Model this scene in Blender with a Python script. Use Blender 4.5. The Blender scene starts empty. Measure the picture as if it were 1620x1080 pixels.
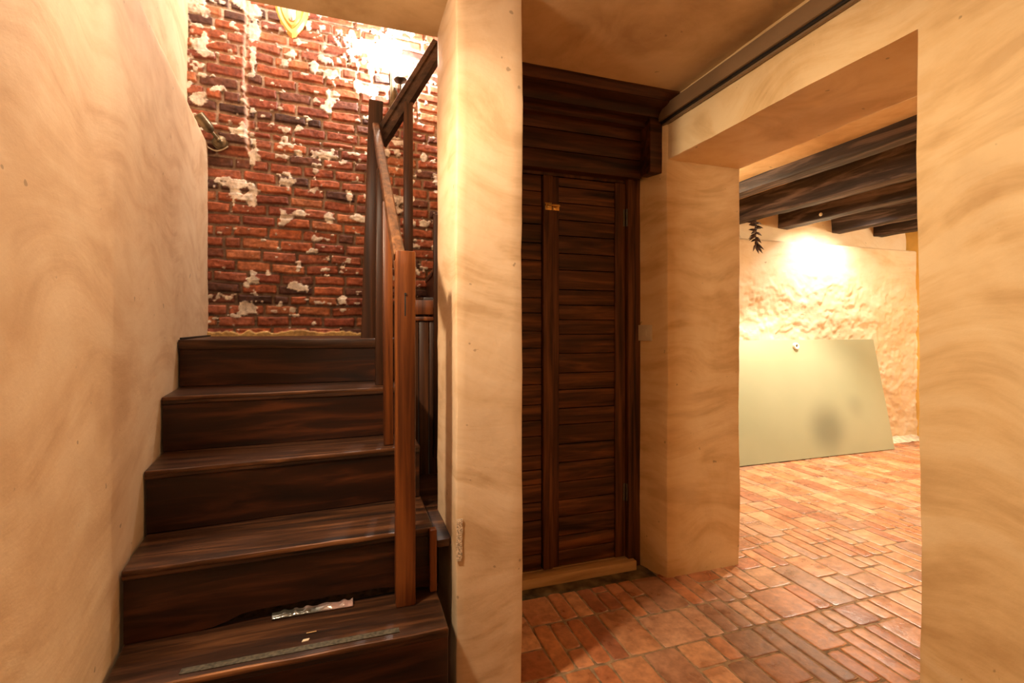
import bpy, bmesh, math, random
import numpy as np
from mathutils import Vector, Matrix, noise

# ------------------------------------------------------------------ camera, world, lights, exposure
sc = bpy.context.scene
COL = sc.collection
H = 1.246                                  # eye height above the tiled floor
cam_d = bpy.data.cameras.new('camera'); cam = bpy.data.objects.new('camera', cam_d); COL.objects.link(cam)
cam_d.sensor_width = 36; cam_d.lens = 17.0; cam_d.shift_y = -20/1620; cam_d.clip_start = 0.02
cam.location = (0, 0, H); cam.rotation_euler = (math.radians(90), 0, math.radians(-18.39))
sc.camera = cam
sc.view_settings.view_transform = 'Standard'; sc.view_settings.look = 'None'
sc.view_settings.gamma = 1; sc.view_settings.use_curve_mapping = False
sc.view_settings.exposure = 0.0
w = bpy.data.worlds.new('world'); sc.world = w; w.use_nodes = True
w.node_tree.nodes['Background'].inputs[0].default_value = (0.9, 0.7, 0.5, 1)
w.node_tree.nodes['Background'].inputs[1].default_value = 0.02

def lamp(name, loc, power, color, radius=0.05):
    l = bpy.data.lights.new(name, 'POINT'); l.energy = power; l.color = color; l.shadow_soft_size = radius
    o = bpy.data.objects.new(name, l); COL.objects.link(o); o.location = loc; return o
def spot_lamp(name, loc, target, power, color, angle=110, blend=0.5, radius=0.04):
    o = lamp(name, loc, power, color, radius); l = bpy.data.lights.new(name, 'SPOT'); l.energy = power; l.color = color; l.shadow_soft_size = radius
    l.spot_size = math.radians(angle); l.spot_blend = blend; o.data = l
    o.rotation_euler = (Vector(target)-Vector(loc)).to_track_quat('-Z', 'Y').to_euler(); return o
lamp('stair_foot_fill_light', (-0.06, 1.22, 2.20), 13, (1.0, 0.80, 0.58), 0.06)  # unseen point fill added to brighten the left wall
spot_lamp('stair_foot_lamp_light', (-0.44, 1.055, 2.02), (1.00, 1.30, 0.75), 112, (1.0, 0.78, 0.53), 116, 0.55, 0.05)   # small spotlight high on the left wall above the lower steps
lamp('hall_fill_light', (0.10, -0.60, 2.10), 10, (1.0, 0.80, 0.57), 0.10)            # unseen fill added behind the viewer for general soft light
spot_lamp('vault_lamp_light', (3.95, 2.94, 2.47), (3.9, 2.7, 0), 360, (1.0, 0.85, 0.65), 96)            # shaded lamps between the beams
spot_lamp('wall_wash_lamp_light', (4.62, 3.40, 2.47), (4.70, 3.60, 0), 120, (1.0, 0.91, 0.78), 138, 0.9)
lamp('vault_right_lamp_light', (5.75, 1.60, 2.12), 110, (1.0, 0.83, 0.60), 0.06)
lamp('vault_left_lamp_light', (2.35, 3.25, 2.20), 30, (1.0, 0.83, 0.58), 0.06)
lamp('sconce_bulb_light', (0.345, 3.33, 3.22), 55, (1.0, 0.90, 0.80), 0.02)
lamp('stairwell_fill_light', (-0.45, 2.95, 3.70), 30, (1.0, 0.89, 0.80), 0.08)  # unseen fill added to brighten the top of the brick wall

# ------------------------------------------------------------------ helpers
random.seed(7)
def link(o): COL.objects.link(o); return o
def tag(o, label=None, cat=None, group=None, kind=None):
    if label: o['label'] = label
    if cat: o['category'] = cat
    if group: o['group'] = group
    if kind: o['kind'] = kind
    return o
def empty(name, loc, label, cat, group=None, kind=None):
    o = bpy.data.objects.new(name, None); link(o); o.location = loc; o.empty_display_size = 0.05
    return tag(o, label, cat, group, kind)
def wloc(o):
    v = Vector(o.location)
    while o.parent: o = o.parent; v += Vector(o.location)
    return v
def obj(name, bm, mat, parent=None, origin=None, smooth=True):
    """bm is in world coordinates"""
    bmesh.ops.recalc_face_normals(bm, faces=bm.faces)
    org = Vector(origin) if origin is not None else (wloc(parent) if parent else Vector((0, 0, 0)))
    bmesh.ops.translate(bm, verts=bm.verts, vec=-org)
    me = bpy.data.meshes.new(name); bm.to_mesh(me); bm.free()
    for m in (mat if isinstance(mat, (list, tuple)) else [mat]): me.materials.append(m)
    if smooth:
        for p in me.polygons: p.use_smooth = True
        try: me.set_sharp_from_angle(angle=math.radians(35))
        except Exception: pass
    o = bpy.data.objects.new(name, me); link(o)
    if parent: o.parent = parent; o.location = org - wloc(parent)
    else: o.location = org
    return o
def struct(name, bm, mat, parent=None, smooth=True):
    o = obj(name, bm, mat, parent, smooth=smooth); o['kind'] = 'structure'; return o

def prism(bm, poly, z0, z1, bev=0.0, seg=2):
    """poly (x,y) counter-clockwise; z1 float or list per vertex"""
    n = len(poly); zt = z1 if isinstance(z1, (list, tuple)) else [z1]*n
    zb = z0 if isinstance(z0, (list, tuple)) else [z0]*n
    b = [bm.verts.new((x, y, zz)) for (x, y), zz in zip(poly, zb)]
    t = [bm.verts.new((x, y, zz)) for (x, y), zz in zip(poly, zt)]
    fs = [bm.faces.new(b[::-1]), bm.faces.new(t)]
    for i in range(n): fs.append(bm.faces.new((b[i], b[(i+1) % n], t[(i+1) % n], t[i])))
    if bev > 0:
        es = {e for f in fs for e in f.edges}
        bmesh.ops.bevel(bm, geom=list(es), offset=bev, segments=seg, affect='EDGES', profile=0.5)
def box(bm, x0, x1, y0, y1, z0, z1, bev=0.0, seg=2):
    prism(bm, [(x0, y0), (x1, y0), (x1, y1), (x0, y1)], z0, z1, bev, seg)
def obox(bm, a, b, wdt, hgt, bev=0.0, up=Vector((0, 0, 1))):
    """bar from a to b, wdt across, hgt along 'up' made perpendicular"""
    a = Vector(a); b = Vector(b); d = (b-a).normalized(); side = d.cross(up).normalized(); u = side.cross(d).normalized()
    vs = []
    for p in (a, b):
        for sx, su in ((-1, -1), (1, -1), (1, 1), (-1, 1)):
            vs.append(bm.verts.new(p + side*sx*wdt/2 + u*su*hgt/2))
    fs = [bm.faces.new(vs[0:4][::-1]), bm.faces.new(vs[4:8])]
    for i in range(4): fs.append(bm.faces.new((vs[i], vs[(i+1) % 4], vs[4+(i+1) % 4], vs[4+i])))
    if bev > 0:
        bmesh.ops.bevel(bm, geom=list({e for f in fs for e in f.edges}), offset=bev, segments=2, affect='EDGES', profile=0.5)
def lathe(bm, prof, loc, axis=(0, 0, 1), n=24, cap=True):
    """prof list of (r, h) along axis"""
    q = Vector((0, 0, 1)).rotation_difference(Vector(axis).normalized()); loc = Vector(loc)
    rings = []
    for r, h in prof:
        rings.append([bm.verts.new(loc + q @ Vector((r*math.cos(2*math.pi*i/n), r*math.sin(2*math.pi*i/n), h))) for i in range(n)])
    for a, b in zip(rings, rings[1:]):
        for i in range(n): bm.faces.new((a[i], a[(i+1) % n], b[(i+1) % n], b[i]))
    if cap:
        bm.faces.new(rings[0][::-1]); bm.faces.new(rings[-1])
def tube(bm, pts, r, n=8):
    pts = [Vector(p) for p in pts]; rings = []
    for i, p in enumerate(pts):
        d = (pts[min(i+1, len(pts)-1)] - pts[max(i-1, 0)]).normalized()
        s = d.cross(Vector((0.13, 0.27, 0.95))).normalized(); u = s.cross(d)
        rr = r[i] if isinstance(r, (list, tuple)) else r
        rings.append([bm.verts.new(p + (s*math.cos(2*math.pi*k/n) + u*math.sin(2*math.pi*k/n))*rr) for k in range(n)])
    for a, b in zip(rings, rings[1:]):
        for i in range(n): bm.faces.new((a[i], a[(i+1) % n], b[(i+1) % n], b[i]))
    bm.faces.new(rings[0][::-1]); bm.faces.new(rings[-1])
def cut_grid(bm, step):
    """slice everything into cells of about 'step' so it can be displaced"""
    for ax in range(3):
        lo = min(v.co[ax] for v in bm.verts); hi = max(v.co[ax] for v in bm.verts)
        no = Vector((0, 0, 0)); no[ax] = 1; x = math.ceil(lo/step)*step + 1e-4
        while x < hi - 1e-3:
            co = Vector((0, 0, 0)); co[ax] = x
            bmesh.ops.bisect_plane(bm, geom=bm.verts[:]+bm.edges[:]+bm.faces[:], dist=1e-6, plane_co=co, plane_no=no)
            x += step
def rough(bm, amp=0.004, sc_=3.0, amp2=0.0015):
    """hand-trowelled waviness: a position-based displacement, so abutting pieces stay flush"""
    for v in bm.verts:
        p = v.co
        n1 = noise.noise_vector(p*sc_); n2 = noise.noise_vector(p*sc_*7)
        v.co = p + n1*amp + n2*amp2

# ------------------------------------------------------------------ materials
def newmat(name):
    m = bpy.data.materials.new(name); m.use_nodes = True; nt = m.node_tree
    return m, nt, nt.nodes, nt.links, nt.nodes['Principled BSDF']
def N(nt, typ, **kw):
    n = nt.nodes.new(typ)
    for k, v in kw.items():
        if k in n.inputs.keys(): n.inputs[k].default_value = v
        else: setattr(n, k, v)
    return n
def ramp(nt, fac, stops):
    r = nt.nodes.new('ShaderNodeValToRGB'); cr = r.color_ramp
    while len(cr.elements) > 1: cr.elements.remove(cr.elements[0])
    cr.elements[0].position = stops[0][0]; cr.elements[0].color = (*stops[0][1], 1)
    for p, c in stops[1:]:
        e = cr.elements.new(p); e.color = (*c, 1)
    nt.links.new(fac, r.inputs[0]); return r.outputs[0]
def mixc(nt, fac, a, b, mode='MIX'):
    m = nt.nodes.new('ShaderNodeMix'); m.data_type = 'RGBA'; m.blend_type = mode
    for sock, v in ((m.inputs[0], fac), (m.inputs[6], a), (m.inputs[7], b)):
        if isinstance(v, (int, float)): sock.default_value = v
        elif isinstance(v, tuple): sock.default_value = (*v, 1)
        else: nt.links.new(v, sock)
    return m.outputs[2]
def coords(nt, scale=(1, 1, 1), rot=(0, 0, 0)):
    tc = nt.nodes.new('ShaderNodeTexCoord'); mp = nt.nodes.new('ShaderNodeMapping')
    mp.inputs['Scale'].default_value = scale; mp.inputs['Rotation'].default_value = rot
    nt.links.new(tc.outputs['Object'], mp.inputs[0]); return mp.outputs[0]

def plaster(name, light, mid, dark, streak=0.5, bump=0.25, rot=(0.5, 0.6, 0.3)):
    m, nt, ns, L, b = newmat(name)
    c = coords(nt)
    wn = N(nt, 'ShaderNodeTexNoise', Scale=1.6, Detail=1.0); L.new(c, wn.inputs['Vector'])
    va = N(nt, 'ShaderNodeVectorMath', operation='MULTIPLY_ADD'); L.new(wn.outputs['Color'], va.inputs[0])
    va.inputs[1].default_value = (0.55, 0.55, 0.55); L.new(c, va.inputs[2])
    lay = []
    for k, (ro, sx) in enumerate(((rot, (1.3, 1.3, 6.8)), ((rot[0]+0.9, rot[1]-0.9, rot[2]+0.5), (1.5, 1.5, 7.5)), ((rot[0]-0.5, rot[1]+1.0, rot[2]), (1.1, 1.1, 6.0)))):
        mp = ns.new('ShaderNodeMapping'); mp.inputs['Rotation'].default_value = ro; mp.inputs['Scale'].default_value = sx; mp.inputs['Location'].default_value = (k*7, 3, k)
        L.new(va.outputs[0], mp.inputs[0])
        q = N(nt, 'ShaderNodeTexNoise', Scale=1.5, Detail=10.0, Roughness=0.60); L.new(mp.outputs[0], q.inputs['Vector']); lay.append(q)
    def fmask(seed):
        mp = ns.new('ShaderNodeMapping'); mp.inputs['Location'].default_value = (seed, 0, 0); L.new(c, mp.inputs[0])
        q = N(nt, 'ShaderNodeTexNoise', Scale=1.7, Detail=3.0); L.new(mp.outputs[0], q.inputs['Vector'])
        mr = N(nt, 'ShaderNodeMapRange', interpolation_type='SMOOTHSTEP'); L.new(q.outputs[0], mr.inputs[0]); mr.inputs[1].default_value = .46; mr.inputs[2].default_value = .54; return mr.outputs[0]
    def fmix(f, a, b_):
        m_ = N(nt, 'ShaderNodeMix'); L.new(f, m_.inputs[0]); L.new(a, m_.inputs[2]); L.new(b_, m_.inputs[3]); return m_
    m1 = fmix(fmask(11), lay[0].outputs[0], lay[1].outputs[0]); m2 = fmix(fmask(23), m1.outputs[0], lay[2].outputs[0])
    s1 = m2
    s2 = N(nt, 'ShaderNodeTexNoise', Scale=1.9, Detail=6.0, Roughness=0.6, Distortion=0.5); L.new(c, s2.inputs['Vector'])
    colA = ramp(nt, s2.outputs[0], [(0.30, dark), (0.48, mid), (0.66, light)])
    colB = ramp(nt, s1.outputs[0], [(0.38, dark), (0.49, mid), (0.58, light)])
    col = mixc(nt, streak, colA, colB)
    # small knocks and pin holes of the plaster
    v = N(nt, 'ShaderNodeTexNoise', Scale=26.0, Detail=2.0); L.new(c, v.inputs['Vector'])
    pit = ramp(nt, v.outputs[0], [(0.235, (0.35, 0.35, 0.35)), (0.26, (1, 1, 1))])
    col = mixc(nt, 0.6, col, pit, 'MULTIPLY')
    L.new(col, b.inputs['Base Color'])
    b.inputs['Roughness'].default_value = 0.62; b.inputs['Specular IOR Level'].default_value = 0.25
    f = N(nt, 'ShaderNodeTexNoise', Scale=9.0, Detail=8.0, Roughness=0.62); L.new(c, f.inputs['Vector'])
    ad = N(nt, 'ShaderNodeMath', operation='MULTIPLY_ADD'); L.new(s1.outputs[0], ad.inputs[0]); ad.inputs[1].default_value = 0.8; L.new(f.outputs[0], ad.inputs[2])
    bp = N(nt, 'ShaderNodeBump', Strength=bump, Distance=0.012); L.new(ad.outputs[0], bp.inputs['Height']); L.new(bp.outputs[0], b.inputs['Normal'])
    return m

def wood(name, dark, mid, light, axis='X', rough_=0.38, along=1.6, across=26.0, bump=0.25, spec=0.36, wear=None):
    m, nt, ns, L, b = newmat(name)
    s = {'X': (along, across, across), 'Y': (across, along, across), 'Z': (across, across, along)}[axis]
    c = coords(nt, s)
    oi = ns.new('ShaderNodeObjectInfo')
    off = N(nt, 'ShaderNodeVectorMath', operation='MULTIPLY_ADD'); L.new(oi.outputs['Random'], off.inputs[0]); off.inputs[1].default_value = (37, 53, 71); L.new(c, off.inputs[2])
    n1 = N(nt, 'ShaderNodeTexNoise', Scale=1.0, Detail=7.0, Roughness=0.6, Distortion=0.6); L.new(off.outputs[0], n1.inputs['Vector'])
    n2 = N(nt, 'ShaderNodeTexNoise', Scale=0.22, Detail=3.0, Distortion=1.2); L.new(off.outputs[0], n2.inputs['Vector'])
    col = ramp(nt, n1.outputs[0], [(0.32, dark), (0.5, mid), (0.70, light)])
    big = ramp(nt, n2.outputs[0], [(0.35, (0.38, 0.33, 0.30)), (0.62, (1.0, 1.0, 1.0))])
    col = mixc(nt, 0.8, col, big, 'MULTIPLY')
    L.new(col, b.inputs['Base Color'])
    rg = N(nt, 'ShaderNodeMapRange'); L.new(n1.outputs[0], rg.inputs[0]); rg.inputs[3].default_value = rough_+0.12; rg.inputs[4].default_value = rough_-0.08
    L.new(rg.outputs[0], b.inputs['Roughness']); b.inputs['Specular IOR Level'].default_value = spec
    bp = N(nt, 'ShaderNodeBump', Strength=bump, Distance=0.004); L.new(n1.outputs[0], bp.inputs['Height']); L.new(bp.outputs[0], b.inputs['Normal'])
    return m

def simple(name, col, rough_=0.5, metal=0.0, spec=0.5, emit=None, es=0.0, nz=0.15, nscale=18.0):
    m, nt, ns, L, b = newmat(name)
    c = coords(nt); n = N(nt, 'ShaderNodeTexNoise', Scale=nscale, Detail=5.0); L.new(c, n.inputs['Vector'])
    d = tuple(x*(1-nz*2) for x in col); l = tuple(min(1, x*(1+nz)) for x in col)
    L.new(ramp(nt, n.outputs[0], [(0.35, d), (0.65, l)]), b.inputs['Base Color'])
    b.inputs['Roughness'].default_value = rough_; b.inputs['Metallic'].default_value = metal; b.inputs['Specular IOR Level'].default_value = spec
    if emit: b.inputs['Emission Color'].default_value = (*emit, 1); b.inputs['Emission Strength'].default_value = es
    return m

def attr_mat(name, rough_lo, rough_hi, nscale=30.0, bump=0.4, var=0.35, spec=0.4, dist=0.004):
    """takes its own colour from the 'col' attribute of each brick or tile"""
    m, nt, ns, L, b = newmat(name)
    at = ns.new('ShaderNodeVertexColor'); at.layer_name = 'col'
    c = coords(nt); n = N(nt, 'ShaderNodeTexNoise', Scale=nscale, Detail=8.0, Roughness=0.65); L.new(c, n.inputs['Vector'])
    n2 = N(nt, 'ShaderNodeTexNoise', Scale=nscale*0.25, Detail=4.0); L.new(c, n2.inputs['Vector'])
    k = 1-var
    sp = ramp(nt, n.outputs[0], [(0.3, (k, k, k)), (0.6, (1.1, 1.1, 1.1))])
    sp2 = ramp(nt, n2.outputs[0], [(0.35, (k+.1, k, k-.05)), (0.65, (1.12, 1.1, 1.08))])
    L.new(mixc(nt, 1.0, mixc(nt, 1.0, at.outputs[0], sp, 'MULTIPLY'), sp2, 'MULTIPLY'), b.inputs['Base Color'])
    rg = N(nt, 'ShaderNodeMapRange'); L.new(n2.outputs[0], rg.inputs[0]); rg.inputs[1].default_value = .3; rg.inputs[2].default_value = .7
    rg.inputs[3].default_value = rough_lo; rg.inputs[4].default_value = rough_hi; L.new(rg.outputs[0], b.inputs['Roughness'])
    b.inputs['Specular IOR Level'].default_value = spec
    bp = N(nt, 'ShaderNodeBump', Strength=bump, Distance=dist); L.new(n.outputs[0], bp.inputs['Height']); L.new(bp.outputs[0], b.inputs['Normal'])
    return m

M = {}
M['plaster_left'] = plaster('pale_peach_plaster', (0.84, 0.68, 0.48), (0.76, 0.57, 0.37), (0.60, 0.405, 0.24), 0.5, 0.2, (0.25, 0.5, 0.2))
M['plaster'] = plaster('ochre_plaster', (0.84, 0.65, 0.38), (0.74, 0.52, 0.26), (0.52, 0.32, 0.135), 0.48, 0.28)
M['plaster_col'] = plaster('column_plaster', (0.70, 0.53, 0.36), (0.63, 0.45, 0.28), (0.44, 0.28, 0.145), 0.55, 0.22, (1.0, 0.2, 0.6))
M['plaster_ceiling'] = plaster('ceiling_plaster', (0.72, 0.51, 0.28), (0.60, 0.40, 0.20), (0.38, 0.22, 0.09), 0.5, 0.2)
M['plaster_far'] = plaster('crumbling_plaster', (0.86, 0.75, 0.57), (0.82, 0.67, 0.46), (0.67, 0.48, 0.27), 0.35, 0.5)
M['yellow'] = simple('yellow_plaster', (0.80, 0.50, 0.12), 0.7, nz=0.1, nscale=4)
M['brick'] = attr_mat('old_brick', 0.55, 0.8, 45.0, 0.5, 0.35, 0.35)
M['tile'] = attr_mat('terracotta_tile', 0.22, 0.44, 24.0, 0.5, 0.3, 0.5, 0.005)
M['grout'] = simple('floor_grout', (0.34, 0.22, 0.12), 0.85, nz=0.25, nscale=30)
M['dirt'] = simple('bare_dirty_screed', (0.16, 0.12, 0.06), 0.9, nz=0.35, nscale=14)
DK, MD, LT = (0.010, 0.004, 0.002), (0.052, 0.016, 0.006), (0.16, 0.055, 0.018)
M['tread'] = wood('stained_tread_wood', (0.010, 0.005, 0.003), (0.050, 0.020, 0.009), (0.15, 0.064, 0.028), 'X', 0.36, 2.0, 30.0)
M['paler'] = wood('paler_nosing_wood', (0.02, 0.008, 0.004), (0.11, 0.042, 0.016), (0.34, 0.15, 0.060), 'X', 0.30, 2.5, 22.0)  # lighter wood for the front edge strips of the treads
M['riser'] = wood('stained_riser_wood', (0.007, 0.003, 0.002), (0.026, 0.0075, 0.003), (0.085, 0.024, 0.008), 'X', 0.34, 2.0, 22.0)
M['post'] = wood('stained_post_wood', (0.06, 0.014, 0.003), (0.19, 0.054, 0.012), (0.33, 0.108, 0.024), 'Z', 0.33, 1.3, 34.0)
M['post_dark'] = wood('dark_post_wood', (0.02, 0.008, 0.004), (0.075, 0.028, 0.012), (0.14, 0.055, 0.022), 'Z', 0.34, 1.3, 34.0)
M['rail'] = wood('handrail_wood', (0.05, 0.020, 0.008), (0.15, 0.062, 0.024), (0.28, 0.13, 0.05), 'Y', 0.30, 1.5, 40.0)
M['rail_dark'] = wood('dark_handrail_wood', (0.02, 0.010, 0.007), (0.07, 0.035, 0.022), (0.12, 0.065, 0.04), 'X', 0.28, 3.5, 30.0)
M['door_h'] = wood('door_plank_wood', (0.016, 0.006, 0.003), (0.10, 0.036, 0.011), (0.24, 0.09, 0.028), 'X', 0.46, 2.2, 30.0, 0.5, 0.3)
M['door_v'] = wood('door_stile_wood', (0.02, 0.007, 0.003), (0.10, 0.036, 0.012), (0.20, 0.078, 0.026), 'Z', 0.46, 1.8, 34.0, 0.5, 0.3)
M['cornice'] = wood('cornice_wood', (0.014, 0.006, 0.003), (0.07, 0.024, 0.009), (0.16, 0.055, 0.018), 'X', 0.45, 1.8, 26.0, 0.4, 0.3)
M['raw'] = wood('unfinished_threshold_wood', (0.38, 0.22, 0.09), (0.58, 0.37, 0.17), (0.70, 0.48, 0.24), 'X', 0.6, 2.0, 22.0)
M['beam'] = wood('old_beam_wood', (0.012, 0.008, 0.007), (0.045, 0.027, 0.021), (0.22, 0.15, 0.12), 'Y', 0.60, 1.6, 16.0, 0.9, 0.3)
M['track'] = simple('brown_painted_metal', (0.24, 0.15, 0.08), 0.35, 0.0, nz=0.08, nscale=3)
M['black'] = simple('black_rubber', (0.012, 0.010, 0.009), 0.5)
M['strip'] = simple('grey_green_gritty_strip', (0.07, 0.06, 0.04), 0.8, nz=0.3, nscale=120)
M['brass'] = simple('brass', (0.75, 0.45, 0.13), 0.28, 1.0, nz=0.15)
M['bronze'] = simple('aged_bronze', (0.19, 0.145, 0.085), 0.38, 0.7, nz=0.25)
M['steel'] = simple('dark_aged_metal', (0.10, 0.09, 0.075), 0.4, 0.8)
M['white'] = simple('white_plastic', (0.62, 0.54, 0.40), 0.4, nz=0.03)
M['orange'] = simple('varnished_orange_wood', (0.85, 0.36, 0.05), 0.35, nz=0.12, nscale=6)
M['orange_l'] = simple('varnished_honey_wood', (0.92, 0.50, 0.13), 0.35, nz=0.10, nscale=6)
M['bone'] = simple('bone', (0.88, 0.82, 0.68), 0.6, nz=0.1, nscale=25)
M['pod'] = simple('dried_dark_pod', (0.055, 0.022, 0.012), 0.45, nz=0.35, nscale=40)
M['rubble'] = simple('pale_mortar_rubble', (0.80, 0.70, 0.55), 0.9, nz=0.15, nscale=20)
M['bulb'] = simple('lit_bulb', (1, 0.95, 0.85), 0.3, emit=(1.0, 0.86, 0.66), es=60.0)
M['hole'] = simple('dark_socket', (0.01, 0.008, 0.006), 0.8)
M['mesh_tape'] = simple('white_mesh_tape', (0.62, 0.48, 0.34), 0.8, nz=0.3, nscale=260)

def glass_mat():
    m, nt, ns, L, b = newmat('frosted_green_glass')
    c = coords(nt)
    n = N(nt, 'ShaderNodeTexNoise', Scale=1.4, Detail=3.0); L.new(c, n.inputs['Vector'])
    col = ramp(nt, n.outputs[0], [(0.3, (0.43, 0.46, 0.30)), (0.7, (0.50, 0.52, 0.35))])
    # blurred shade behind the pane painted into its colour: low, and fainter right
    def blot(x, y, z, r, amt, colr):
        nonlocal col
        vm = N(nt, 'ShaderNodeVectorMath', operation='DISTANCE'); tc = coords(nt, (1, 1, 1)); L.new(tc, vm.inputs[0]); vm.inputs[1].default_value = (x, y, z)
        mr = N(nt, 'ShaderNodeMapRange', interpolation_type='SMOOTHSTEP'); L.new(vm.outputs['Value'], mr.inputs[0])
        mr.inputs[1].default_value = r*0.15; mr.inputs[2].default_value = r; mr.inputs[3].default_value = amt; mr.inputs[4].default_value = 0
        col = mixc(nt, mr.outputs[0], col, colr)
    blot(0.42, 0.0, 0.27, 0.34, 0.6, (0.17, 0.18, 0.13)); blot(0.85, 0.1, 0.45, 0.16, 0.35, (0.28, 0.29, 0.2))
    L.new(col, b.inputs['Base Color'])
    b.inputs['Roughness'].default_value = 0.32; b.inputs['Transmission Weight'].default_value = 0.25; b.inputs['IOR'].default_value = 1.45
    return m
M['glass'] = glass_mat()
def film_mat():
    m, nt, ns, L, b = newmat('clear_plastic_film')
    c = coords(nt); n = N(nt, 'ShaderNodeTexNoise', Scale=8.0, Detail=2.0); L.new(c, n.inputs['Vector'])
    L.new(ramp(nt, n.outputs[0], [(0.42, (0.10, 0.09, 0.07)), (0.6, (0.85, 0.53, 0.48))]), b.inputs['Base Color'])
    b.inputs['Roughness'].default_value = 0.12; b.inputs['Transmission Weight'].default_value = 0.6; b.inputs['Specular IOR Level'].default_value = 1.0
    return m
M['film'] = film_mat()

# ------------------------------------------------------------------ numpy noise for the masonry
def vnoise(x, y, seed):
    rng = np.random.RandomState(seed); T = rng.rand(256, 256)
    xi = np.floor(x).astype(int); yi = np.floor(y).astype(int); fx = x-xi; fy = y-yi
    fx = fx*fx*(3-2*fx); fy = fy*fy*(3-2*fy)
    g = lambda a, b: T[a % 256, b % 256]
    return (g(xi, yi)*(1-fx)+g(xi+1, yi)*fx)*(1-fy)+(g(xi, yi+1)*(1-fx)+g(xi+1, yi+1)*fx)*fy
def fbm(x, y, seed, o=4):
    s = 0; a = 0.5; t = 0
    for i in range(o):
        s = s + a*vnoise(x*2**i, y*2**i, seed+i); t += a; a *= 0.5
    return s/t
def grid_object(name, P, colr, mat, kind=None, parent=None):
    """P (nv,nu,3) world positions; colr (nv,nu,3) or None"""
    nv, nu = P.shape[:2]; me = bpy.data.meshes.new(name)
    me.vertices.add(nv*nu); me.vertices.foreach_set('co', P.astype(np.float32).ravel())
    i = np.arange(nv-1)[:, None]*nu + np.arange(nu-1)[None, :]
    q = np.stack([i, i+1, i+nu+1, i+nu], -1).reshape(-1, 4)
    nf = len(q); me.loops.add(nf*4); me.loops.foreach_set('vertex_index', q.ravel().astype(np.int32))
    me.polygons.add(nf); me.polygons.foreach_set('loop_start', (np.arange(nf)*4).astype(np.int32))
    me.polygons.foreach_set('loop_total', np.full(nf, 4, np.int32)); me.polygons.foreach_set('use_smooth', np.ones(nf, bool))
    me.update(); me.validate()
    if colr is not None:
        a = me.color_attributes.new('col', 'FLOAT_COLOR', 'POINT')
        a.data.foreach_set('color', np.concatenate([colr, np.ones((nv, nu, 1))], -1).astype(np.float32).ravel())
    me.materials.append(mat)
    o = bpy.data.objects.new(name, me); link(o)
    if kind: o['kind'] = kind
    return o

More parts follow.
